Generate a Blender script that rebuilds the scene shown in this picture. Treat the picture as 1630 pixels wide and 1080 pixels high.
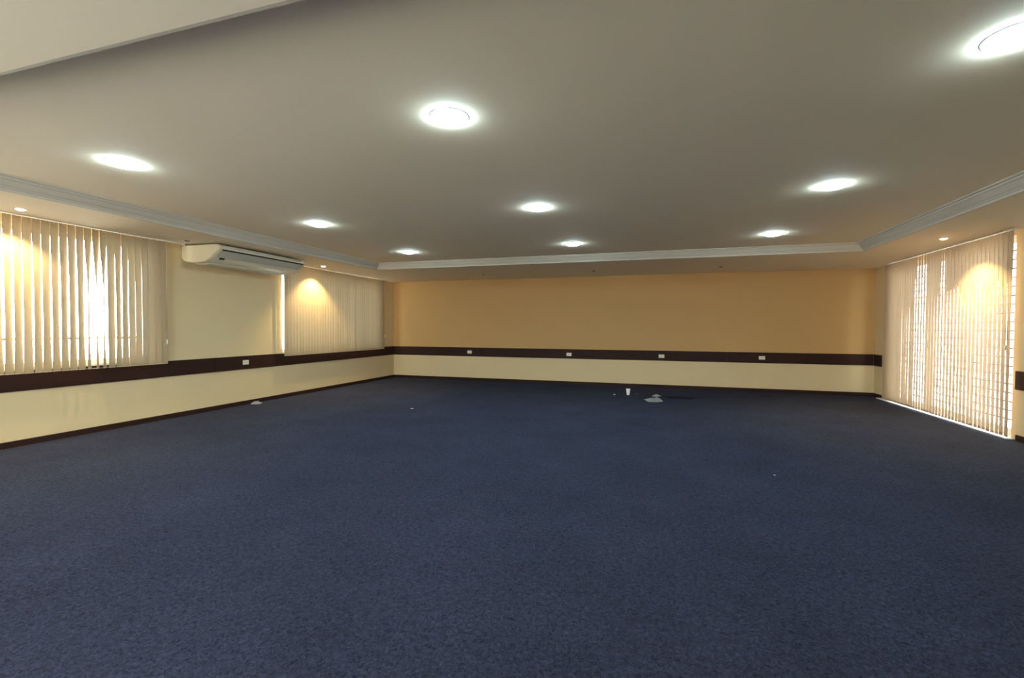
import bpy, bmesh, math, random
from mathutils import Matrix, Vector
import numpy as np

scene = bpy.context.scene
for o in list(bpy.data.objects):
    bpy.data.objects.remove(o)
C = scene.collection
random.seed(7)

# ------------------------------------------------------------------ camera
YAW, PITCH, ROLL, FPX, CAM_H = 0.300, 0.023, 0.004, 739.2, 1.301
_f = Vector((-math.sin(YAW) * math.cos(PITCH), math.cos(YAW) * math.cos(PITCH), -math.sin(PITCH)))
_r = Vector((math.cos(YAW), math.sin(YAW), 0))
_u = _r.cross(_f)
r2 = math.cos(ROLL) * _r + math.sin(ROLL) * _u
u2 = -math.sin(ROLL) * _r + math.cos(ROLL) * _u
cam_data = bpy.data.cameras.new('camera')
cam = bpy.data.objects.new('camera', cam_data)
C.objects.link(cam)
m = Matrix.Identity(4)
for i in range(3):
    m[i][0], m[i][1], m[i][2] = r2[i], u2[i], -_f[i]
m[0][3], m[1][3], m[2][3] = 0, 0, CAM_H
cam.matrix_world = m
cam_data.sensor_width = 36
cam_data.lens = FPX / 1630 * 36
cam_data.clip_start = 0.05
scene.camera = cam

# ------------------------------------------------------------------ light
SKY = 15.0              # bright hazy sky outside
LAMP = 140.0            # cool ceiling lamps (diffuser radiance)
SUN = 38.0
SPOT_W = 150.0          # warm halogen spots
world = bpy.data.worlds.new('sky')
scene.world = world
world.use_nodes = True
bg = world.node_tree.nodes['Background']
bg.inputs['Color'].default_value = (0.95, 0.98, 1.0, 1)
bg.inputs['Strength'].default_value = SKY
sun_data = bpy.data.lights.new('sun', 'SUN')
sun_data.energy = SUN
sun_data.angle = math.radians(2)
sun_data.color = (1.0, 0.95, 0.86)
sun = bpy.data.objects.new('sun', sun_data)
C.objects.link(sun)
sun.rotation_euler = (math.radians(-32), 0, 0)      # high, from beyond the far wall: parallel to both window walls
scene.view_settings.view_transform = 'Standard'
scene.view_settings.look = 'None'
scene.view_settings.gamma = 1
scene.view_settings.use_curve_mapping = False
scene.view_settings.exposure = 0.22
scene.cycles.max_bounces = 10
scene.cycles.diffuse_bounces = 6
scene.cycles.transparent_max_bounces = 16
scene.cycles.sample_clamp_indirect = 6
scene.cycles.caustics_reflective = False
scene.cycles.caustics_refractive = False

# ------------------------------------------------------------------ dimensions
XL, XR, YB, YF = -6.585, 4.087, 10.752, -2.2
ZS, ZT = 2.50, 2.62                       # soffit, raised ceiling
TX0, TX1, TY0, TY1 = -5.537, 3.03, 1.407, 8.403   # opening of the raised ceiling
RUN = 0.15
RB, RT = 0.60, 0.82                       # chair rail
WT = 0.20                                 # wall thickness


# ------------------------------------------------------------------ materials
def new_mat(name):
    mt = bpy.data.materials.new(name)
    mt.use_nodes = True
    nt = mt.node_tree
    return mt, nt, nt.nodes['Principled BSDF']


def mat(name, col, rough=0.5, metal=0.0, spec=0.5, var=0.0, vscale=6.0, bump=0.0, bscale=200.0, stretch=None):
    mt, nt, p = new_mat(name)
    p.inputs['Base Color'].default_value = (*col, 1)
    p.inputs['Roughness'].default_value = rough
    p.inputs['Metallic'].default_value = metal
    p.inputs['Specular IOR Level'].default_value = spec
    tc = nt.nodes.new('ShaderNodeTexCoord')
    src = tc.outputs['Object']
    if stretch:
        mp = nt.nodes.new('ShaderNodeMapping')
        mp.inputs['Scale'].default_value = stretch
        nt.links.new(src, mp.inputs['Vector'])
        src = mp.outputs['Vector']
    if var:
        n = nt.nodes.new('ShaderNodeTexNoise')
        n.inputs['Scale'].default_value = vscale
        n.inputs['Detail'].default_value = 5
        nt.links.new(src, n.inputs['Vector'])
        mx = nt.nodes.new('ShaderNodeMix')
        mx.data_type = 'RGBA'
        mx.inputs['A'].default_value = (*[c * (1 - var) for c in col], 1)
        mx.inputs['B'].default_value = (*[min(1, c * (1 + var)) for c in col], 1)
        nt.links.new(n.outputs['Fac'], mx.inputs['Factor'])
        nt.links.new(mx.outputs['Result'], p.inputs['Base Color'])
    if bump:
        n2 = nt.nodes.new('ShaderNodeTexNoise')
        n2.inputs['Scale'].default_value = bscale
        n2.inputs['Detail'].default_value = 3
        nt.links.new(src, n2.inputs['Vector'])
        b = nt.nodes.new('ShaderNodeBump')
        b.inputs['Strength'].default_value = bump
        b.inputs['Distance'].default_value = 0.004
        nt.links.new(n2.outputs['Fac'], b.inputs['Height'])
        nt.links.new(b.outputs['Normal'], p.inputs['Normal'])
    return mt


def emit_mat(name, col, strength):
    mt, nt, p = new_mat(name)
    p.inputs['Base Color'].default_value = (0.8, 0.8, 0.8, 1)
    p.inputs['Emission Color'].default_value = (*col, 1)
    p.inputs['Emission Strength'].default_value = strength
    return mt


def carpet_mat():
    mt, nt, p = new_mat('navy_carpet')
    tc = nt.nodes.new('ShaderNodeTexCoord')
    def noise(scale, detail, rough=0.6, dist=0.0):
        n = nt.nodes.new('ShaderNodeTexNoise')
        n.inputs['Scale'].default_value = scale
        n.inputs['Detail'].default_value = detail
        n.inputs['Roughness'].default_value = rough
        n.inputs['Distortion'].default_value = dist
        nt.links.new(tc.outputs['Object'], n.inputs['Vector'])
        return n
    fine = noise(55, 5, 0.75, 1.2)
    coarse = noise(1.3, 4, 0.6)
    ramp = nt.nodes.new('ShaderNodeValToRGB')
    e = ramp.color_ramp.elements
    e[0].position, e[1].position = 0.36, 0.66
    e[0].color = (*CARPET_A, 1)
    e[1].color = (*CARPET_B, 1)
    nt.links.new(fine.outputs['Fac'], ramp.inputs['Fac'])
    mr = nt.nodes.new('ShaderNodeMapRange')
    mr.inputs['From Min'].default_value = 0.3
    mr.inputs['From Max'].default_value = 0.7
    mr.inputs['To Min'].default_value = 0.88
    mr.inputs['To Max'].default_value = 1.12
    nt.links.new(coarse.outputs['Fac'], mr.inputs['Value'])
    mx = nt.nodes.new('ShaderNodeVectorMath')
    mx.operation = 'SCALE'
    nt.links.new(ramp.outputs['Color'], mx.inputs[0])
    nt.links.new(mr.outputs['Result'], mx.inputs['Scale'])
    nt.links.new(mx.outputs['Vector'], p.inputs['Base Color'])
    p.inputs['Roughness'].default_value = 0.95
    p.inputs['Specular IOR Level'].default_value = 0.03
    b = nt.nodes.new('ShaderNodeBump')
    b.inputs['Strength'].default_value = 1.0
    b.inputs['Distance'].default_value = 0.012
    nt.links.new(fine.outputs['Fac'], b.inputs['Height'])
    nt.links.new(b.outputs['Normal'], p.inputs['Normal'])
    return mt


def fabric_mat(name, col, trans):
    """woven blind fabric: part of the light comes through"""
    mt = bpy.data.materials.new(name)
    mt.use_nodes = True
    nt = mt.node_tree
    nt.nodes.clear()
    out = nt.nodes.new('ShaderNodeOutputMaterial')
    tc = nt.nodes.new('ShaderNodeTexCoord')
    mp = nt.nodes.new('ShaderNodeMapping')
    mp.inputs['Scale'].default_value = (60, 60, 4)
    n = nt.nodes.new('ShaderNodeTexNoise')
    n.inputs['Scale'].default_value = 3
    n.inputs['Detail'].default_value = 3
    nt.links.new(tc.outputs['Object'], mp.inputs['Vector'])
    nt.links.new(mp.outputs['Vector'], n.inputs['Vector'])
    mx = nt.nodes.new('ShaderNodeMix')
    mx.data_type = 'RGBA'
    mx.inputs['A'].default_value = (*[c * 0.88 for c in col], 1)
    mx.inputs['B'].default_value = (*[min(1, c * 1.1) for c in col], 1)
    nt.links.new(n.outputs['Fac'], mx.inputs['Factor'])
    d = nt.nodes.new('ShaderNodeBsdfDiffuse')
    t = nt.nodes.new('ShaderNodeBsdfTranslucent')
    ms = nt.nodes.new('ShaderNodeMixShader')
    ms.inputs[0].default_value = trans
    nt.links.new(mx.outputs['Result'], d.inputs['Color'])
    nt.links.new(mx.outputs['Result'], t.inputs['Color'])
    nt.links.new(d.outputs[0], ms.inputs[1])
    nt.links.new(t.outputs[0], ms.inputs[2])
    nt.links.new(ms.outputs[0], out.inputs['Surface'])
    return mt


def glass_mat():
    mt = bpy.data.materials.new('window_glass')
    mt.use_nodes = True
    nt = mt.node_tree
    nt.nodes.clear()
    out = nt.nodes.new('ShaderNodeOutputMaterial')
    tr = nt.nodes.new('ShaderNodeBsdfTransparent')
    tr.inputs['Color'].default_value = (0.94, 0.97, 0.96, 1)
    gl = nt.nodes.new('ShaderNodeBsdfGlossy')
    gl.inputs['Roughness'].default_value = 0.02
    lw_ = nt.nodes.new('ShaderNodeLayerWeight')          # reflection grows towards grazing angles, same on both faces
    lw_.inputs['Blend'].default_value = 0.5
    pw = nt.nodes.new('ShaderNodeMath')
    pw.operation = 'POWER'
    pw.inputs[1].default_value = 5.0
    ad = nt.nodes.new('ShaderNodeMath')
    ad.operation = 'MULTIPLY_ADD'
    ad.inputs[1].default_value = 0.9
    ad.inputs[2].default_value = 0.04
    nt.links.new(lw_.outputs['Facing'], pw.inputs[0])
    nt.links.new(pw.outputs[0], ad.inputs[0])
    ms = nt.nodes.new('ShaderNodeMixShader')
    nt.links.new(ad.outputs[0], ms.inputs[0])
    nt.links.new(tr.outputs[0], ms.inputs[1])
    nt.links.new(gl.outputs[0], ms.inputs[2])
    nt.links.new(ms.outputs[0], out.inputs['Surface'])
    return mt


CARPET_A = (0.021, 0.024, 0.042)
CARPET_B = (0.070, 0.080, 0.131)
M = {
    'backwall': mat('ochre_cream_wall_paint', (0.58, 0.36, 0.145), 0.75, spec=0.3, var=0.03, vscale=1.5, bump=0.12, bscale=90),
    'wall': mat('cream_wall_paint', (0.74, 0.585, 0.34), 0.75, spec=0.3, var=0.03, vscale=1.5, bump=0.12, bscale=90),
    'ceil': mat('white_ceiling_paint', (0.88, 0.77, 0.60), 0.8, spec=0.2, var=0.02, vscale=1.0, bump=0.05, bscale=60),
    'crown': mat('plaster_moulding', (0.60, 0.54, 0.45), 0.7, spec=0.2, var=0.03, vscale=8),
    'wood': mat('dark_brown_laminate', (0.036, 0.015, 0.011), 0.6, spec=0.15, var=0.35, vscale=9, stretch=(1, 0.12, 6)),
    'carpet': carpet_mat(),
    'slat': fabric_mat('beige_blind_fabric', (0.42, 0.325, 0.205), 0.06),
    'slat_backlit': fabric_mat('backlit_beige_blind_fabric', (0.52, 0.40, 0.27), 0.13),  # paler, more translucent slat fabric; daylight behind it put into the colour
    'white': mat('white_plastic', (0.80, 0.78, 0.70), 0.35, var=0.03, vscale=20),
    'plate': mat('ivory_socket_plastic', (0.78, 0.72, 0.58), 0.35, var=0.02, vscale=40),
    'dark': mat('black_plastic', (0.012, 0.011, 0.010), 0.5, var=0.1, vscale=30),
    'ac': mat('aged_white_plastic', (0.70, 0.64, 0.50), 0.42, spec=0.35, var=0.03, vscale=5),
    'ac_flap': mat('shaded_plastic', (0.50, 0.47, 0.40), 0.45, spec=0.3, var=0.03, vscale=5),  # flap painted greyer than the body to stand for its downward-facing shade
    'ac_cap': mat('warm_lit_white_plastic', (0.76, 0.67, 0.47), 0.42, spec=0.35, var=0.03, vscale=5),  # caps painted brighter and yellower for the warm light falling on them
    'alu': mat('white_aluminium', (0.75, 0.76, 0.76), 0.4, spec=0.5, var=0.02, vscale=12),
    'grey': mat('grey_metal', (0.22, 0.23, 0.25), 0.4, metal=0.6, var=0.1, vscale=20),
    'bar': mat('dark_painted_steel', (0.035, 0.037, 0.045), 0.5, var=0.08, vscale=20),
    'glass': glass_mat(),
    'lamp': emit_mat('lit_lamp_glass', (0.70, 0.93, 1.0), LAMP),
    'bulb': emit_mat('lit_halogen_glass', (1.0, 0.72, 0.36), 60.0),
    'unlit': mat('unlit_bulb_glass', (0.10, 0.09, 0.08), 0.2, var=0.05, vscale=30),
    'ring': mat('white_trim_ring', (0.70, 0.69, 0.66), 0.4, var=0.02, vscale=30),
    'refl': mat('aluminium_reflector', (0.75, 0.72, 0.66), 0.25, metal=0.8, var=0.03, vscale=30),
    'paper': mat('white_paper', (0.62, 0.61, 0.58), 0.8, var=0.08, vscale=30, bump=0.3, bscale=60),
    'greypaper': mat('greyish_plastic_sheet', (0.27, 0.27, 0.28), 0.5, var=0.25, vscale=18, bump=0.3, bscale=60),
    'cup': mat('white_cup_plastic', (0.78, 0.75, 0.68), 0.4, var=0.03, vscale=40),
    'rag': mat('dark_navy_patch', (0.012, 0.014, 0.026), 0.95, spec=0.1, var=0.2, vscale=40),  # dark navy of the flat patch on the carpet
    'patio': mat('pale_patio_concrete', (0.52, 0.50, 0.47), 0.85, var=0.1, vscale=3, bump=0.2, bscale=30),
    'outwall': mat('pale_pink_render', (0.72, 0.52, 0.46), 0.85, var=0.05, vscale=3, bump=0.2, bscale=40),
}


# ------------------------------------------------------------------ mesh helpers
class MB:
    def __init__(s):
        s.v, s.f, s.sm = [], [], []

    def add(s, vs, fs, smooth=False):
        o = len(s.v)
        s.v += [tuple(p) for p in vs]
        s.f += [tuple(i + o for i in q) for q in fs]
        s.sm += [smooth] * len(fs)
        return s

    def box(s, x0, x1, y0, y1, z0, z1):
        return s.add([(x0, y0, z0), (x1, y0, z0), (x1, y1, z0), (x0, y1, z0),
                      (x0, y0, z1), (x1, y0, z1), (x1, y1, z1), (x0, y1, z1)],
                     [(0, 3, 2, 1), (4, 5, 6, 7), (0, 1, 5, 4), (1, 2, 6, 5), (2, 3, 7, 6), (3, 0, 4, 7)])

    def lathe(s, prof, n=24, cap0=False, cap1=False, c=(0, 0, 0), smooth=True):
        vs, fs = [], []
        for (r, z) in prof:
            for k in range(n):
                a = 2 * math.pi * k / n
                vs.append((c[0] + r * math.cos(a), c[1] + r * math.sin(a), c[2] + z))
        for j in range(len(prof) - 1):
            for k in range(n):
                k2 = (k + 1) % n
                fs.append((j * n + k, j * n + k2, (j + 1) * n + k2, (j + 1) * n + k))
        if cap0:
            fs.append(tuple(reversed(range(n))))
        if cap1:
            fs.append(tuple(range((len(prof) - 1) * n, len(prof) * n)))
        return s.add(vs, fs, smooth)

    def tube(s, pts, r, n=6):
        vs, fs = [], []
        pts = [Vector(p) for p in pts]
        for i, p in enumerate(pts):
            t = (pts[min(i + 1, len(pts) - 1)] - pts[max(i - 1, 0)]).normalized()
            a = t.cross(Vector((0, 0, 1)))
            if a.length < 1e-3:
                a = t.cross(Vector((1, 0, 0)))
            a.normalize()
            b = t.cross(a)
            for k in range(n):
                w = 2 * math.pi * k / n
                vs.append(p + a * r * math.cos(w) + b * r * math.sin(w))
        for i in range(len(pts) - 1):
            for k in range(n):
                k2 = (k + 1) % n
                fs.append((i * n + k, i * n + k2, (i + 1) * n + k2, (i + 1) * n + k))
        fs.append(tuple(range(n)))
        fs.append(tuple(range((len(pts) - 1) * n, len(pts) * n)))
        return s.add(vs, fs, True)

    def sweep_y(s, prof, y0, y1, smooth=False, closed=True, caps=True):
        """prof: list of (x, z); extruded along y"""
        n = len(prof)
        vs = [(x, y0, z) for x, z in prof] + [(x, y1, z) for x, z in prof]
        fs = [(k, (k + 1) % n, n + (k + 1) % n, n + k) for k in range(n if closed else n - 1)]
        if caps:
            fs += [tuple(range(n)), tuple(range(n, 2 * n))]
        return s.add(vs, fs, smooth)

    def mesh(s, name, material, bevel=0.0):
        me = bpy.data.meshes.new(name)
        me.from_pydata(s.v, [], s.f)
        me.update()
        bm = bmesh.new()
        bm.from_mesh(me)
        bm.faces.ensure_lookup_table()
        for fc, q in zip(bm.faces, s.sm):
            fc.smooth = q
        bmesh.ops.recalc_face_normals(bm, faces=bm.faces)
        if bevel:
            bmesh.ops.bevel(bm, geom=list(bm.edges), offset=bevel, segments=2, affect='EDGES', clamp_overlap=True)
        bm.to_mesh(me)
        bm.free()
        me.materials.append(M[material])
        return me

    def build(s, name, material, parent=None, bevel=0.0, loc=None):
        return link(name, s.mesh(name, material, bevel), parent, loc)


def link(name, data, parent=None, loc=None):
    o = bpy.data.objects.new(name, data)
    C.objects.link(o)
    if parent is not None:
        o.parent = parent
    if loc is not None:
        o.location = loc
    return o


def tag(o, label, cat, group=None):
    o['label'] = label
    o['category'] = cat
    if group:
        o['group'] = group
    return o


def thing(name, label, cat, loc=(0, 0, 0), group=None):
    return tag(link(name, None, None, loc), label, cat, group)


def struct(o, label, cat):
    o['kind'] = 'structure'
    o['label'] = label
    o['category'] = cat
    return o


def copy_tree(o, parent=None):
    c = o.copy()
    C.objects.link(c)
    c.parent = parent
    for ch in list(o.children):
        copy_tree(ch, c)
    return c


# ------------------------------------------------------------------ the room shell
struct(MB().box(XL - WT, XR + WT, YF - WT, YB + WT, -0.15, 0.0).build('floor', 'carpet'),
       'navy blue carpet covering the whole floor', 'floor')


def wall_x(xa, xb, openings):
    """wall running along y between xa and xb with rectangular openings (y0, y1, z0, z1)"""
    b = MB()
    y = YF - WT
    top = ZT + 0.2
    for (a, c, z0, z1) in openings:
        b.box(xa, xb, y, a, 0, top)
        if z0 > 0:
            b.box(xa, xb, a, c, 0, z0)
        b.box(xa, xb, a, c, z1, top)
        y = c
    b.box(xa, xb, y, YB + WT, 0, top)
    return b


WIN1 = (1.35, 4.62, 0.85, 2.40)
WIN2 = (6.935, 10.03, 0.85, 2.40)
ADDED_WIN_LEFT = (-1.9, 0.1, 0.85, 2.42)  # unseen left window, added to let more daylight into the room
ADDED_WIN_FRONT = (-4.4, -1.0, 0.0, 2.42)          # unseen opening added for daylight in the front wall, x0, x1, z0, z1
DOOR = (7.07, 10.04, 0.0, 2.44)
struct(wall_x(XL - WT, XL, [ADDED_WIN_LEFT, WIN1, WIN2]).build('wall_left', 'wall'), 'cream painted left wall with two blind-covered windows', 'wall')
struct(wall_x(XR, XR + WT, [DOOR]).build('wall_right', 'wall'), 'cream painted right wall with the tall glazed opening', 'wall')
wb = MB().box(XL, XR, YB, YB + WT, 0, RB + 0.1).box(XL, XR, YB, YB + WT, RB + 0.1, ZT + 0.2).build('wall_back', 'wall')
wb.data.materials.append(M['backwall'])                # ochre paint above the rail, cream below it
for p in wb.data.polygons[6:]:
    p.material_index = 1
struct(wb, 'long far wall, ochre above its dark rail and cream below', 'wall')
struct(MB().box(XL, ADDED_WIN_FRONT[0], YF - WT, YF, 0, ZT + 0.2).box(ADDED_WIN_FRONT[1], XR, YF - WT, YF, 0, ZT + 0.2).box(ADDED_WIN_FRONT[0], ADDED_WIN_FRONT[1], YF - WT, YF, ADDED_WIN_FRONT[3], ZT + 0.2).build('wall_front', 'wall'), 'cream wall behind the viewer', 'wall')

ceiling = struct(MB().box(XL - WT, XR + WT, YF - WT, YB + WT, ZT, ZT + 0.2).build('ceiling', 'ceil'),
                 'flat white raised ceiling dotted with round lamps', 'ceiling')
sof = MB()
sof.box(XL, TX0, YF, YB, ZS, ZT).box(TX1, XR, YF, YB, ZS, ZT)
sof.box(TX0, TX1, TY1, YB, ZS, ZT).box(TX0, TX1, YF, TY0, ZS, ZT)
sof.build('soffit', 'ceil', ceiling)

# crown moulding: (run inward, z), mitred at the corners
CROWN = [(0.0, ZS), (0.006, ZS + 0.0005), (0.018, ZS + 0.001), (0.026, ZS + 0.022), (0.036, ZS + 0.026), (0.042, ZS + 0.036),
         (0.058, ZS + 0.046), (0.080, ZS + 0.066), (0.100, ZS + 0.085), (0.116, ZS + 0.092), (0.120, ZS + 0.104),
         (0.146, ZS + 0.108), (RUN, ZT), (0.0, ZT)]


def crown_side(c0, c1, d0, d1):
    """c0, c1: corners of the soffit edge; d0, d1: inward mitre directions"""
    vs, fs, n = [], [], len(CROWN)
    for c, d in ((c0, d0), (c1, d1)):
        for (u, z) in CROWN:
            vs.append((c[0] + d[0] * u, c[1] + d[1] * u, z))
    for k in range(n):
        k2 = (k + 1) % n
        fs.append((k, k2, n + k2, n + k))
    MB().add(vs, fs).build('crown_moulding', 'crown', ceiling)


cA, cB, cC, cD = (TX0, TY0), (TX1, TY0), (TX1, TY1), (TX0, TY1)
dA, dB, dC, dD = (1, 1), (-1, 1), (-1, -1), (1, -1)
crown_side(cA, cD, dA, dD)
crown_side(cB, cC, dB, dC)
crown_side(cD, cC, dD, dC)
crown_side(cA, cB, dA, dB)

# baseboards
BH, BT = 0.068, 0.016
struct(MB().box(XL, XL + BT, YF, YB, 0, BH).build('baseboard_left', 'wood', bevel=0.004), 'dark brown baseboard along the left wall', 'baseboard')
struct(MB().box(XL + BT, XR - BT, YB - BT, YB, 0, BH).build('baseboard_back', 'wood', bevel=0.004), 'dark brown baseboard along the far wall', 'baseboard')
struct(MB().box(XR - BT, XR, 10.40, YB, 0, BH).build('baseboard_right', 'wood', bevel=0.004), 'short dark baseboard piece in the far right corner', 'baseboard')
struct(MB().box(XR - BT, XR, YF, 6.98, 0, BH).build('baseboard_right_front', 'wood', bevel=0.004), 'dark baseboard on the right wall before the door blind', 'baseboard')


# chair rails made of boards butted end to end
def rail(name, label, joints, make):
    e = struct(link(name, None), label, 'rail')
    for a, b in zip(joints[:-1], joints[1:]):
        make(a + 0.0012, b - 0.0012).build('board', 'wood', e, bevel=0.003)
    return e


rail('trim_1', 'dark brown chair rail along the left wall', [YF, 0.04, 2.79, 5.54, 8.29, YB],
     lambda a, b: MB().box(XL, XL + 0.02, a, b, RB, RT))
rail('trim_2', 'dark brown chair rail across the far wall', [XL + 0.02, -4.05, -1.30, 1.45, XR - 0.02],
     lambda a, b: MB().box(a, b, YB - 0.02, YB, RB, RT))
rail('trim_3', 'short dark rail return on the right wall by the far corner', [10.42, YB - 0.02],
     lambda a, b: MB().box(XR - 0.02, XR, a, b, RB, RT))
rail('trim_4', 'dark chair rail on the right wall before the door blind', [YF, 1.4, 4.2, 7.0],
     lambda a, b: MB().box(XR - 0.02, XR, a, b, RB, RT))


# ------------------------------------------------------------------ windows and door
def window(name, label, op, mullions, transom, right=False):
    y0, y1, z0, z1 = op
    x0, x1 = (XR + 0.08, XR + 0.13) if right else (XL - 0.13, XL - 0.08)
    sx0, sx1 = (XR - 0.004, XR + 0.08) if right else (XL - 0.08, XL + 0.004)
    lx0, lx1 = (x0 - 0.018, x0 + 0.008) if right else (x1 - 0.008, x1 + 0.018)
    b = MB()
    t = 0.045
    b.box(x0, x1, y0, y1, z0, z0 + t).box(x0, x1, y0, y1, z1 - t, z1)
    b.box(x0, x1, y0, y0 + t, z0 + t, z1 - t).box(x0, x1, y1 - t, y1, z0 + t, z1 - t)
    w = struct(b.build(name, 'alu'), label, 'window')
    ys = [y0 + t] + mullions + [y1 - t]
    for ym in mullions:
        MB().box(x0 + 0.005, x1 - 0.005, ym - 0.02, ym + 0.02, z0 + t, z1 - t).build('mullion', 'alu', w, bevel=0.003)
    for i in range(len(ys) - 1):
        a = ys[i] + (0.02 if i else 0)
        c = ys[i + 1] - (0.02 if i < len(ys) - 2 else 0)
        tr = MB().box(x0 + 0.008, x1 - 0.008, a, c, transom - 0.015, transom + 0.015).build('transom', 'alu', w, bevel=0.003)
        MB().box(x0 + 0.022, x0 + 0.027, a, c, z0 + t, transom - 0.015).build('pane', 'glass', w)
        MB().box(x0 + 0.022, x0 + 0.027, a, c, transom + 0.015, z1 - t).build('pane', 'glass', w)
        MB().box(lx0, lx1, (a + c) / 2 - 0.05, (a + c) / 2 + 0.05, transom - 0.01, transom + 0.012).build('latch', 'grey', w, bevel=0.004)
    MB().box(sx0, sx1, y0, y1, z0 - 0.03, z0 - 0.0005).build('sill', 'alu', w, bevel=0.003)
    return w


window('window_1', 'overexposed aluminium window behind the nearer left blind', WIN1, [2.05, 2.75, 3.45, 4.05], 1.16)
window('window_2', 'aluminium window behind the far left blind', WIN2, [7.75, 8.51, 9.27], 1.16)
window('added_window_left', 'unseen bare aluminium window added for daylight on the left wall beside the viewer', ADDED_WIN_LEFT, [-1.23, -0.57], 1.16)
x0, x1, z0, z1 = ADDED_WIN_FRONT
b = MB().box(x0, x0 + 0.05, YF - 0.13, YF - 0.07, 0, z1).box(x1 - 0.05, x1, YF - 0.13, YF - 0.07, 0, z1).box(x0 + 0.05, x1 - 0.05, YF - 0.13, YF - 0.07, z1 - 0.05, z1)
added_front = struct(b.build('added_window_front', 'alu'), 'unseen full-height glazed front added for daylight behind the viewer', 'window')
for k in range(4):
    xa = x0 + 0.05 + k * (x1 - x0 - 0.1) / 4
    xb = xa + (x1 - x0 - 0.1) / 4
    MB().box(xa + 0.02, xb - 0.02, YF - 0.103, YF - 0.097, 0.04, z1 - 0.05).build('pane', 'glass', added_front)
    MB().box(xa - 0.02, xa + 0.02, YF - 0.12, YF - 0.08, 0, z1 - 0.05).build('mullion', 'alu', added_front)

# sliding glazed door with a barred grille outside
y0, y1, z0, z1 = DOOR
b = MB()
fx0, fx1 = XR + 0.06, XR + 0.17
b.box(fx0, fx1, y0, y0 + 0.03, 0, z1).box(fx0, fx1, y1 - 0.03, y1, 0, z1).box(fx0, fx1, y0 + 0.03, y1 - 0.03, z1 - 0.03, z1)
door = struct(b.build('door_1', 'alu'), 'wide glazed sliding door with barred panes behind the tall blind', 'door')
MB().box(XR - 0.088, XR + 0.17, y0 - 0.06, 10.42, 0.0, 0.014).build('threshold', 'alu', door, bevel=0.003)
nl = 3
lw = (y1 - y0 - 0.06) / nl
bar_mesh = MB().box(-0.006, 0.006, 0, lw - 0.10, -0.009, 0.009).mesh('bar', 'bar')
for k in range(nl):
    ya = y0 + 0.03 + k * lw
    yb = ya + lw
    xo = fx0 + (0.015 if k % 2 == 0 else 0.055)
    lf = MB()
    s = 0.045
    lf.box(xo, xo + 0.035, ya, ya + s, 0.014, z1 - 0.03).box(xo, xo + 0.035, yb - s, yb, 0.014, z1 - 0.03)
    lf.box(xo, xo + 0.035, ya + s, yb - s, 0.014, 0.10).box(xo, xo + 0.035, ya + s, yb - s, z1 - 0.075, z1 - 0.03)
    leaf = lf.build('leaf', 'alu', door)
    MB().box(xo + 0.014, xo + 0.020, ya + s, yb - s, 0.10, z1 - 0.075).build('pane', 'glass', leaf)
    z = 0.20
    while z < z1 - 0.1:
        link('bar', bar_mesh, leaf, (xo + 0.030, ya + 0.05, z))
        z += 0.1095
    for hz in ((1.79, 1.07) if k == 0 else (1.07,)):
        MB().box(xo - 0.022, xo, ya + s * 0.3, ya + s * 0.7, hz - 0.055, hz + 0.055).build('handle', 'grey', leaf, bevel=0.005)


# ------------------------------------------------------------------ vertical blinds
def smooth(a, b, x):
    t = max(0.0, min(1.0, (x - a) / (b - a)))
    return t * t * (3 - 2 * t)


def slat_mesh(ztop, zbot, ang_top, ang_mid, ang_bot, w=0.089, sway=0.0, bow=0.004, fabric='slat'):
    vs, fs = [], []
    rows = 14
    for r in range(rows + 1):
        t = r / rows
        z = ztop + (zbot - ztop) * t
        if t < 0.45:
            a = ang_top + (ang_mid - ang_top) * smooth(0.0, 0.45, t)
        else:
            a = ang_mid + (ang_bot - ang_mid) * smooth(0.75, 1.0, t)
        ww = w * (0.92 if r == 0 else 1.0)
        for cx in (-1, 0, 1):
            u = cx * ww / 2
            n_ = bow * (1 - abs(cx))
            vs.append((-u * math.sin(a) + n_ * math.cos(a), u * math.cos(a) + n_ * math.sin(a) + sway * t, z))
    for r in range(rows):
        for c in range(2):
            i = r * 3 + c
            fs.append((i, i + 1, i + 4, i + 3))
    me = bpy.data.meshes.new('slat')
    me.from_pydata(vs, [], fs)
    for p in me.polygons:
        p.use_smooth = True
    me.materials.append(M[fabric])
    return me


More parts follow.
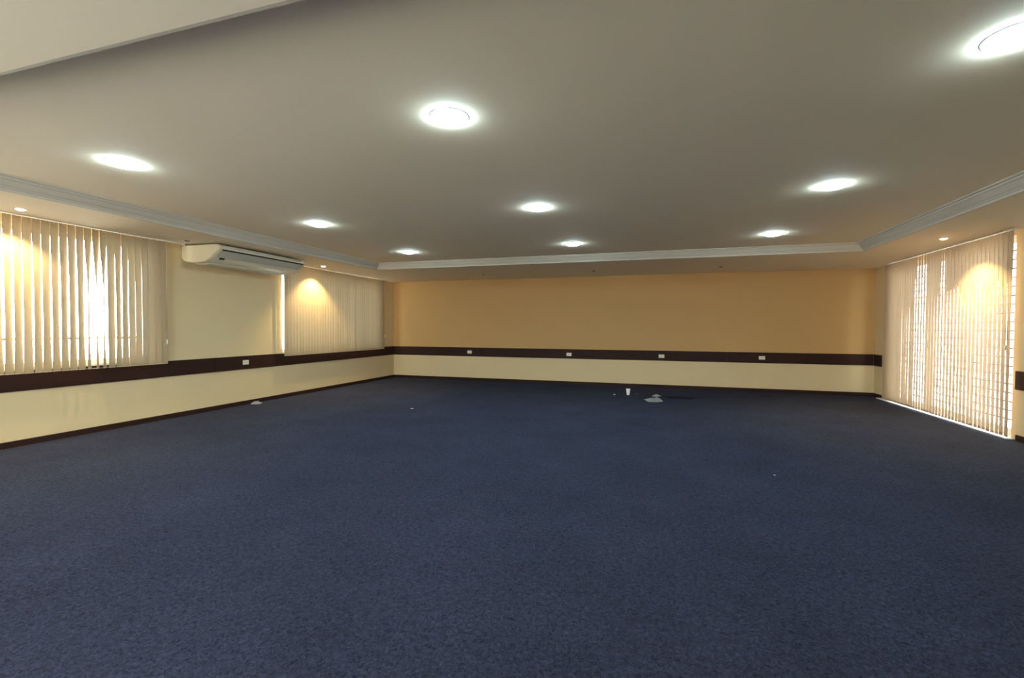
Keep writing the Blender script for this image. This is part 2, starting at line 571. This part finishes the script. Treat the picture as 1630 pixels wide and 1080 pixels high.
def blind(name, label, x, ya, yb, zbot, angles, rail_a, rail_b, cord_y, side, fabric='slat'):
    """side = +1 left wall (room towards +x), -1 right wall"""
    e = thing(name, label, 'blind', (x, 0, 0), 'vertical blinds')
    ztop = ZS - 0.020
    hr = MB()
    hr.box(-0.018, 0.018, rail_a, rail_b, ZS - 0.014, ZS - 0.0005)
    head = hr.build('headrail', 'white', e, bevel=0.003)
    for yy in (rail_a + 0.01, rail_b - 0.01):
        MB().box(-0.022, 0.022, yy - 0.012, yy + 0.012, ZS - 0.024, ZS - 0.0005).build('end_cap', 'white', head, bevel=0.002)
    n = int(round((yb - ya) / 0.08))
    step = (yb - ya - 0.085) / (n - 1)
    wt = MB().box(-0.0035, 0.0035, -0.040, 0.040, -0.006, 0.022).mesh('bottom_weight', fabric, 0.002)
    clip = MB().box(-0.006, 0.006, -0.009, 0.009, 0, 0.010).mesh('hanger_clip', 'white')
    cp = []
    for i in range(n):
        y = ya + 0.0425 + i * step
        at, am, ab, sw = angles(i, n, y)
        o = link('slat', slat_mesh(ztop, zbot, at, am, ab, sway=sw, fabric=fabric), e, (0, y, 0))
        w = link('bottom_weight', wt, o, (0, sw, zbot + 0.004))
        w.rotation_euler = (0, 0, ab)
        link('hanger_clip', clip, o, (0, 0, ztop - 0.004))
        cp.append((0.03 * side, y + sw, zbot + 0.010 - 0.004 * (i % 2)))
    MB().tube(cp, 0.0018, 5).build('bead_chain', 'white', e)
    # control cord with a small weight
    cd = MB().tube([(0.02 * side, cord_y, ZS - 0.03), (0.022 * side, cord_y, 1.8), (0.02 * side, cord_y, 1.1)], 0.0022, 5)
    c_ = cd.build('control_cord', 'white', e)
    MB().lathe([(0.002, 0.05), (0.007, 0.04), (0.009, 0.0), (0.006, -0.02), (0.001, -0.022)], 10, c=(0.02 * side, cord_y, 1.08)).build('cord_weight', 'white', c_)
    return e


R = math.radians
rng = random.Random(3)


def ang1(i, n, y):
    j = rng.uniform(-1, 1)
    if y > 4.50:
        return R(-7 + j), R(-8 + j), R(-8 + j), 0.0
    if 3.80 < y < 4.02:
        return R(10 + 4 * j), R(52 + 5 * j), R(40 + 6 * j), 0.01 * j
    if y > 4.30:
        return R(4 + 2 * j), R(10 + 3 * j), R(6 + 3 * j), 0.0
    if 4.02 <= y < 4.14:
        return R(-5 + j), R(6 + 3 * j), R(10 + 3 * j), 0.0
    if y < 3.2:
        return R(12 + 3 * j), R(28 + 8 * j), R(14 + 4 * j), 0.004 * j
    return R(7 + 3 * j), R(22 + 5 * j), R(10 + 4 * j), 0.003 * j


def ang2(i, n, y):
    j = rng.uniform(-1, 1)
    if 9.00 < y < 9.08:
        return R(-8), R(9), R(2), 0.0
    return R(-9 + 1.6 * j), R(-7 + 2 * j), R(-8 + 2 * j), 0.0


def angR(i, n, y):
    j = rng.uniform(-1, 1)
    if y > 9.70:
        a = (6, 7, 7)
    elif y > 9.10:
        a = (3, -3 + j, -2)
    elif y > 8.83:
        a = (-6, -11 + 2 * j, -9)
    elif y > 8.55:
        a = (-1, -5 + 1.5 * j, -5)
    elif 8.34 < y < 8.44:
        a = (-11, -11, -9)
    elif y > 8.0:
        a = (4, -8.5 + 2.5 * j, -9)
    elif y > 7.5:
        a = (4, -8.5 + 3 * j, -8)
    else:
        a = (5, -7 + 4 * j, -9)
    return R(a[0] + 1.5 * j), R(a[1]), R(a[2] + 2 * j), 0.004 * j


blind('vertical_blind', 'beige vertical blind with bright slits on the nearer left window', XL + 0.085, 1.20, 4.76, 0.79, ang1, 1.15, 5.02, 4.745, 1)
blind('vertical_blind', 'closed beige vertical blind on the far left window beyond the air conditioner', XL + 0.085, 6.90, 10.17, 0.775, ang2, 6.62, 10.42, 10.16, 1)
blind('vertical_blind', 'floor-length beige vertical blind over the glazed door on the right', XR - 0.085, 6.97, 10.16, 0.035, angR, 6.93, 10.48, 7.02, -1, 'slat_backlit')

# ------------------------------------------------------------------ air conditioner
AY0, AY1 = 5.03, 6.72
ac = thing('air_conditioner', 'long off-white air conditioner hung under the ceiling between the left blinds', 'air conditioner', (XL, 0, 0))
PROF = [(0.012, 2.478), (0.004, 2.465), (0.004, 2.32), (0.015, 2.288), (0.045, 2.262), (0.10, 2.242), (0.17, 2.232), (0.29, 2.226), (0.40, 2.228),
        (0.46, 2.236), (0.53, 2.262), (0.62, 2.325), (0.70, 2.386), (0.727, 2.412), (0.728, 2.425), (0.70, 2.460), (0.675, 2.478)]
CAPW = 0.05
bd = MB().sweep_y([(x * 0.985 + 0.004, 2.34 + (z - 2.34) * 0.97) for x, z in PROF], AY0 + CAPW, AY1 - CAPW, smooth=False)
body = bd.build('body', 'ac', ac)


def cap(ya, yb, mitre):
    vs, fs, n = [], [], len(PROF)
    cx, cz = 0.35, 2.34
    for (y, k) in ((ya, 0.93), (ya + (yb - ya) * 0.25, 0.985), (ya + (yb - ya) * 0.6, 1.0), (yb, 1.0)):
        for (x, z) in PROF:
            vs.append((cx + (x - cx) * k, y, cz + (z - cz) * k))
    for j in range(3):
        for k in range(n):
            fs.append((j * n + k, j * n + (k + 1) % n, (j + 1) * n + (k + 1) % n, (j + 1) * n + k))
    fs += [tuple(range(n)), tuple(range(3 * n, 4 * n))]
    return MB().add(vs, fs).build('end_cap', 'ac_cap', ac)


cap(AY0, AY0 + CAPW, 1)
cap(AY1, AY1 - CAPW, -1)
# black outlet slot, swing flap below it, underside intake grille
nx, nz = 0.62, -0.78
MB().add([(0.7235, AY0 + 0.06, 2.404), (0.7235, AY1 - 0.06, 2.404), (0.712, AY1 - 0.06, 2.392), (0.712, AY0 + 0.06, 2.392),
          (0.727, AY0 + 0.06, 2.402), (0.727, AY1 - 0.06, 2.402), (0.7155, AY1 - 0.06, 2.3885), (0.7155, AY0 + 0.06, 2.3885)],
         [(0, 1, 2, 3), (4, 5, 6, 7), (0, 1, 5, 4), (1, 2, 6, 5), (2, 3, 7, 6), (3, 0, 4, 7)]).build('outlet_slot', 'dark', ac)
fl = MB()
pa, pb = (0.712, 2.386), (0.612, 2.308)
q = 0.006
fl.add([(pa[0], AY0 + 0.07, pa[1]), (pa[0], AY1 - 0.07, pa[1]), (pb[0], AY1 - 0.07, pb[1]), (pb[0], AY0 + 0.07, pb[1]),
        (pa[0] + q * .6, AY0 + 0.07, pa[1] - q * .8), (pa[0] + q * .6, AY1 - 0.07, pa[1] - q * .8), (pb[0] + q * .6, AY1 - 0.07, pb[1] - q * .8), (pb[0] + q * .6, AY0 + 0.07, pb[1] - q * .8)],
       [(0, 1, 2, 3), (4, 5, 6, 7), (0, 1, 5, 4), (1, 2, 6, 5), (2, 3, 7, 6), (3, 0, 4, 7)])
fl.build('outlet_flap', 'ac_flap', ac)
gr = MB().box(0.14, 0.42, AY0 + 0.12, AY1 - 0.12, 2.222, 2.232).build('intake_panel', 'ac', ac, bevel=0.003)
ls = MB().box(-0.008, 0.008, AY0 + 0.16, AY1 - 0.16, -0.004, 0.0).mesh('intake_slat', 'ac')
for k in range(9):
    link('intake_slat', ls, gr, (0.17 + k * 0.0275, 0, 2.2225))
bx = 0.566
MB().add([(bx, AY0 + 0.13, 2.2825), (bx, AY0 + 0.21, 2.2825), (bx + .016, AY0 + 0.21, 2.294), (bx + .016, AY0 + 0.13, 2.294),
          (bx + .003, AY0 + 0.13, 2.2785), (bx + .003, AY0 + 0.21, 2.2785), (bx + .019, AY0 + 0.21, 2.290), (bx + .019, AY0 + 0.13, 2.290)],
         [(0, 1, 2, 3), (4, 5, 6, 7), (0, 1, 5, 4), (1, 2, 6, 5), (2, 3, 7, 6), (3, 0, 4, 7)]).build('badge', 'dark', ac)
for yy in (AY0 + 0.25, AY1 - 0.25):
    MB().box(0.08, 0.60, yy - 0.02, yy + 0.02, 2.465, ZS - 0.001).build('hanger_bracket', 'grey', ac)

# ------------------------------------------------------------------ ceiling lamps
def make_downlight(label):
    e = thing('ceiling_downlight', label, 'ceiling light', (0, 0, ZT), 'round cool white ceiling lamps')
    MB().lathe([(0.107, 0.0), (0.124, 0.0), (0.124, -0.0015), (0.120, -0.003), (0.108, -0.003), (0.107, 0.0)], 36).build('trim_ring', 'ring', e)
    MB().lathe([(0.1080, -0.002), (0.107, -0.008), (0.099, -0.016), (0.082, -0.023), (0.055, -0.028), (0.030, -0.030), (0.002, -0.031)], 36, cap1=True).build('diffuser', 'lamp', e)
    return e


LX = [-4.112, -1.245, 1.532]
LY = [2.68, 4.955, 7.20]
LN = [['lit round ceiling lamp above the nearer left blind, nearest of the left row',
       'lit round ceiling lamp in the middle of the left row, near the air conditioner',
       'small lit round ceiling lamp at the far end of the left row'],
      ['large glaring round ceiling lamp nearest the viewer in the middle row',
       'lit round ceiling lamp halfway along the middle row',
       'small lit round ceiling lamp at the far end of the middle row'],
      ['glaring ceiling lamp cut off at the top right corner of the picture',
       'lit round ceiling lamp halfway along the right row',
       'small lit round ceiling lamp at the far end of the right row']]
proto = None
for i, x in enumerate(LX):
    for j, y in enumerate(LY):
        if proto is None:
            o = proto = make_downlight(LN[i][j])
        else:
            o = copy_tree(proto)
            o['label'] = LN[i][j]
        o.location = (x, y, ZT)


def make_spot(label, lit):
    e = thing('recessed_spotlight', label, 'spotlight', (0, 0, ZS), 'small spotlights in the lowered ceiling border')
    MB().lathe([(0.040, 0.0), (0.054, 0.0), (0.055, -0.003), (0.050, -0.006), (0.041, -0.005), (0.040, 0.0)], 24).build('trim_ring', 'ring', e)
    MB().lathe([(0.0405, -0.004), (0.036, -0.0025), (0.030, -0.0015)], 24).build('reflector', 'refl', e)
    MB().lathe([(0.033, -0.0015), (0.030, -0.010), (0.020, -0.015), (0.001, -0.017)], 20, cap1=True).build('bulb', 'bulb' if lit else 'unlit', e)
    if lit:
        ld = bpy.data.lights.new('spot_beam', 'SPOT')
        ld.energy = SPOT_W
        ld.color = (1.0, 0.74, 0.34)
        ld.spot_size = math.radians(112)
        ld.spot_blend = 0.55
        ld.shadow_soft_size = 0.012
        link('spot_beam', ld, e, (0, 0, -0.024))
    return e


for (x, y, lab) in [(-6.21, 3.075, 'glowing warm spotlight in the ceiling border above the nearer left blind'),
                    (-6.215, 7.60, 'glowing warm spotlight beside the far end of the air conditioner'),
                    (3.59, 7.508, 'glowing warm spotlight in the ceiling border above the door blind')]:
    make_spot(lab, True).location = (x, y, ZS)
for (x, y, lab) in [(-6.21, 4.84, 'unlit spotlight in the ceiling border just before the air conditioner'),
                    (-3.66, 9.67, 'leftmost unlit spotlight above the far wall'),
                    (-1.236, 9.68, 'middle unlit spotlight above the far wall'),
                    (1.178, 9.70, 'rightmost unlit spotlight above the far wall')]:
    make_spot(lab, False).location = (x, y, ZS)


# ------------------------------------------------------------------ sockets on the rails
def make_socket(label):
    """built facing -y, width along x"""
    e = thing('wall_socket', label, 'socket', group='ivory sockets on the dark rail')
    MB().box(-0.059, 0.059, -0.008, 0.0, -0.037, 0.037).build('plate', 'plate', e, bevel=0.003)
    ins = MB().box(-0.028, 0.028, -0.0105, -0.0075, -0.016, 0.016).build('insert', 'plate', e, bevel=0.001)
    hole = MB().lathe([(0.0032, -0.0006), (0.0032, 0.0006)], 8, True, True).mesh('pin_hole', 'dark')
    for dx in (-0.016, 0.0, 0.016):
        for dz in ((0.004,) if dx == 0 else (-0.001,)):
            h = link('pin_hole', hole, ins, (dx, -0.0106, dz))
            h.rotation_euler = (math.pi / 2, 0, 0)
    for dx in (-0.047, 0.047):
        MB().lathe([(0.0035, -0.001), (0.0035, 0.001)], 10, True, True).build('screw', 'grey', e, loc=(dx, -0.008, 0)).rotation_euler = (math.pi / 2, 0, 0)
    return e


s0 = make_socket('ivory socket plate on the left wall rail below the air conditioner')
s0.location = (XL + 0.02, 6.11, 0.713)
s0.rotation_euler = (0, 0, math.pi / 2)
for (x, z, lab) in [(-4.424, 0.705, 'ivory socket on the far wall rail, nearest to the left corner'),
                    (-1.926, 0.698, 'second ivory socket from the left on the far wall rail'),
                    (0.128, 0.70, 'third ivory socket from the left on the far wall rail, above the crumpled sheet'),
                    (2.112, 0.71, 'ivory socket on the far wall rail, nearest to the right corner')]:
    s = copy_tree(s0)
    s['label'] = lab
    s.location = (x, YB - 0.02, z)
    s.rotation_euler = (0, 0, 0)

# ------------------------------------------------------------------ litter on the carpet
cup = thing('disposable_cup', 'white disposable cup standing on the carpet near the far wall', 'cup', (-0.505, 9.38, 0.0))
MB().lathe([(0.0005, 0.003), (0.024, 0.003), (0.026, 0.0), (0.0265, 0.002), (0.0335, 0.05), (0.0425, 0.112), (0.041, 0.113), (0.032, 0.05), (0.0245, 0.006), (0.0005, 0.006)],
           28).build('cup_body', 'cup', cup)
MB().lathe([(0.041, 0.112), (0.044, 0.113), (0.0452, 0.116), (0.044, 0.119), (0.041, 0.119), (0.0400, 0.116), (0.041, 0.112)], 28).build('rim', 'cup', cup)
MB().lathe([(0.0305, 0.030), (0.0325, 0.033), (0.0314, 0.036)], 28).build('ridge', 'cup', cup)


def crumple(name, material, label, cat, loc, sx, sy, h, seed, rot=0, n=16, edge=0.3, ridge=0.0):
    rg = np.random.RandomState(seed)
    k = rg.uniform(6, 16, (8, 2)) * rg.choice([-1, 1], (8, 2))
    ph = rg.uniform(0, 6.28, 8)
    vs, fs = [], []
    for a in range(n + 1):
        for b_ in range(n + 1):
            u, v = a / n * 2 - 1, b_ / n * 2 - 1
            ang = math.atan2(v, u)
            rim = 1 - edge * (0.5 + 0.5 * math.sin(3 * ang + ph[0]) * math.sin(2 * ang + ph[1]))
            x, y = u * sx * rim, v * sy * rim
            hh = 0.0
            for q_ in range(8):
                hh += abs(math.sin(k[q_][0] * u * 0.5 + k[q_][1] * v * 0.5 + ph[q_])) / 8
            fall = max(0.0, 1 - max(abs(u), abs(v)) ** 3)
            z = 0.002 + h * (1 - hh) * (0.15 + 0.85 * fall) * (0.45 + ridge * max(0, u) * 0.6 + 0.55 * (1 - abs(v)))
            vs.append((x, y, z))
    m_ = n + 1
    for a in range(n):
        for b_ in range(n):
            fs.append((a * m_ + b_, (a + 1) * m_ + b_, (a + 1) * m_ + b_ + 1, a * m_ + b_ + 1))
    # thin underside so that it is a closed sheet
    o = len(vs)
    vs += [(x, y, max(0.0004, z - 0.0016)) for x, y, z in vs]
    fs += [tuple(reversed([i + o for i in f])) for f in fs]
    rim_i = [a * m_ for a in range(m_)] + [n * m_ + b_ for b_ in range(1, m_)] + [a * m_ + n for a in range(n - 1, -1, -1)] + [b_ for b_ in range(n - 1, 0, -1)]
    for p, q_ in zip(rim_i, rim_i[1:] + rim_i[:1]):
        fs.append((p, q_, q_ + o, p + o))
    ob = MB().add(vs, fs).build(name, material, loc=loc)
    ob.rotation_euler = (0, 0, rot)
    return tag(ob, label, cat)


crumple('crumpled_sheet', 'greypaper', 'crumpled pale grey sheet on the carpet right of the cup', 'litter', (-0.01, 8.72, 0), 0.16, 0.17, 0.13, 4, 0.25, ridge=1.0)
crumple('crumpled_sheet', 'greypaper', 'smaller dull grey crumpled scrap just behind the pale sheet', 'litter', (0.03, 9.36, 0), 0.07, 0.09, 0.08, 11, -0.5)
crumple('dark_patch', 'rag', 'dark flat cloth spread on the carpet right of the crumpled sheet', 'patch', (0.47, 9.27, 0), 0.34, 0.20, 0.02, 21, -0.08, edge=0.55)  # thin, nearly flat dark navy shape lying on the carpet
crumple('crumpled_rag', 'greypaper', 'grey crumpled rag against the left baseboard below the socket', 'rag', (-6.46, 6.22, 0), 0.085, 0.075, 0.11, 33, 0.4)
crumple('paper_scrap', 'paper', 'tiny white scrap on the carpet left of the cup', 'scrap', (-0.763, 9.29, 0), 0.022, 0.024, 0.035, 5, 0.4, n=8)
crumple('paper_scrap', 'paper', 'small white scrap alone on the carpet before the far left blind', 'scrap', (-3.734, 6.64, 0), 0.026, 0.020, 0.02, 6, 0.1, n=8)
crumple('paper_scrap', 'greypaper', 'tiny grey scrap on the carpet just right of the cup', 'scrap', (-0.357, 9.60, 0), 0.018, 0.02, 0.016, 8, 0.7, n=8)
crumple('paper_scrap', 'paper', 'tiny pale speck on the open carpet nearer the viewer on the right', 'scrap', (1.026, 4.62, 0), 0.008, 0.008, 0.008, 9, 0.2, n=6)

# ------------------------------------------------------------------ outside
struct(MB().box(XL - 14, XR + 14, YF - 14, YF - WT, -0.16, -0.02).build('ground_front', 'patio'), 'pale paving behind the viewer outside', 'ground')
struct(MB().box(XR + WT, XR + 14, YF - WT, 22, -0.16, -0.02).build('ground_patio', 'patio'), 'pale paved patio outside the door', 'ground')
struct(MB().box(XL - 14, XL - WT, YF - WT, 22, -0.16, -0.02).build('ground_yard', 'patio'), 'pale yard outside the left windows', 'ground')
struct(MB().box(XR + 5.0, XR + 5.2, 2, 22, -0.02, 2.5).build('wall_outside', 'outwall'), 'pale pink wall beyond the patio', 'wall')
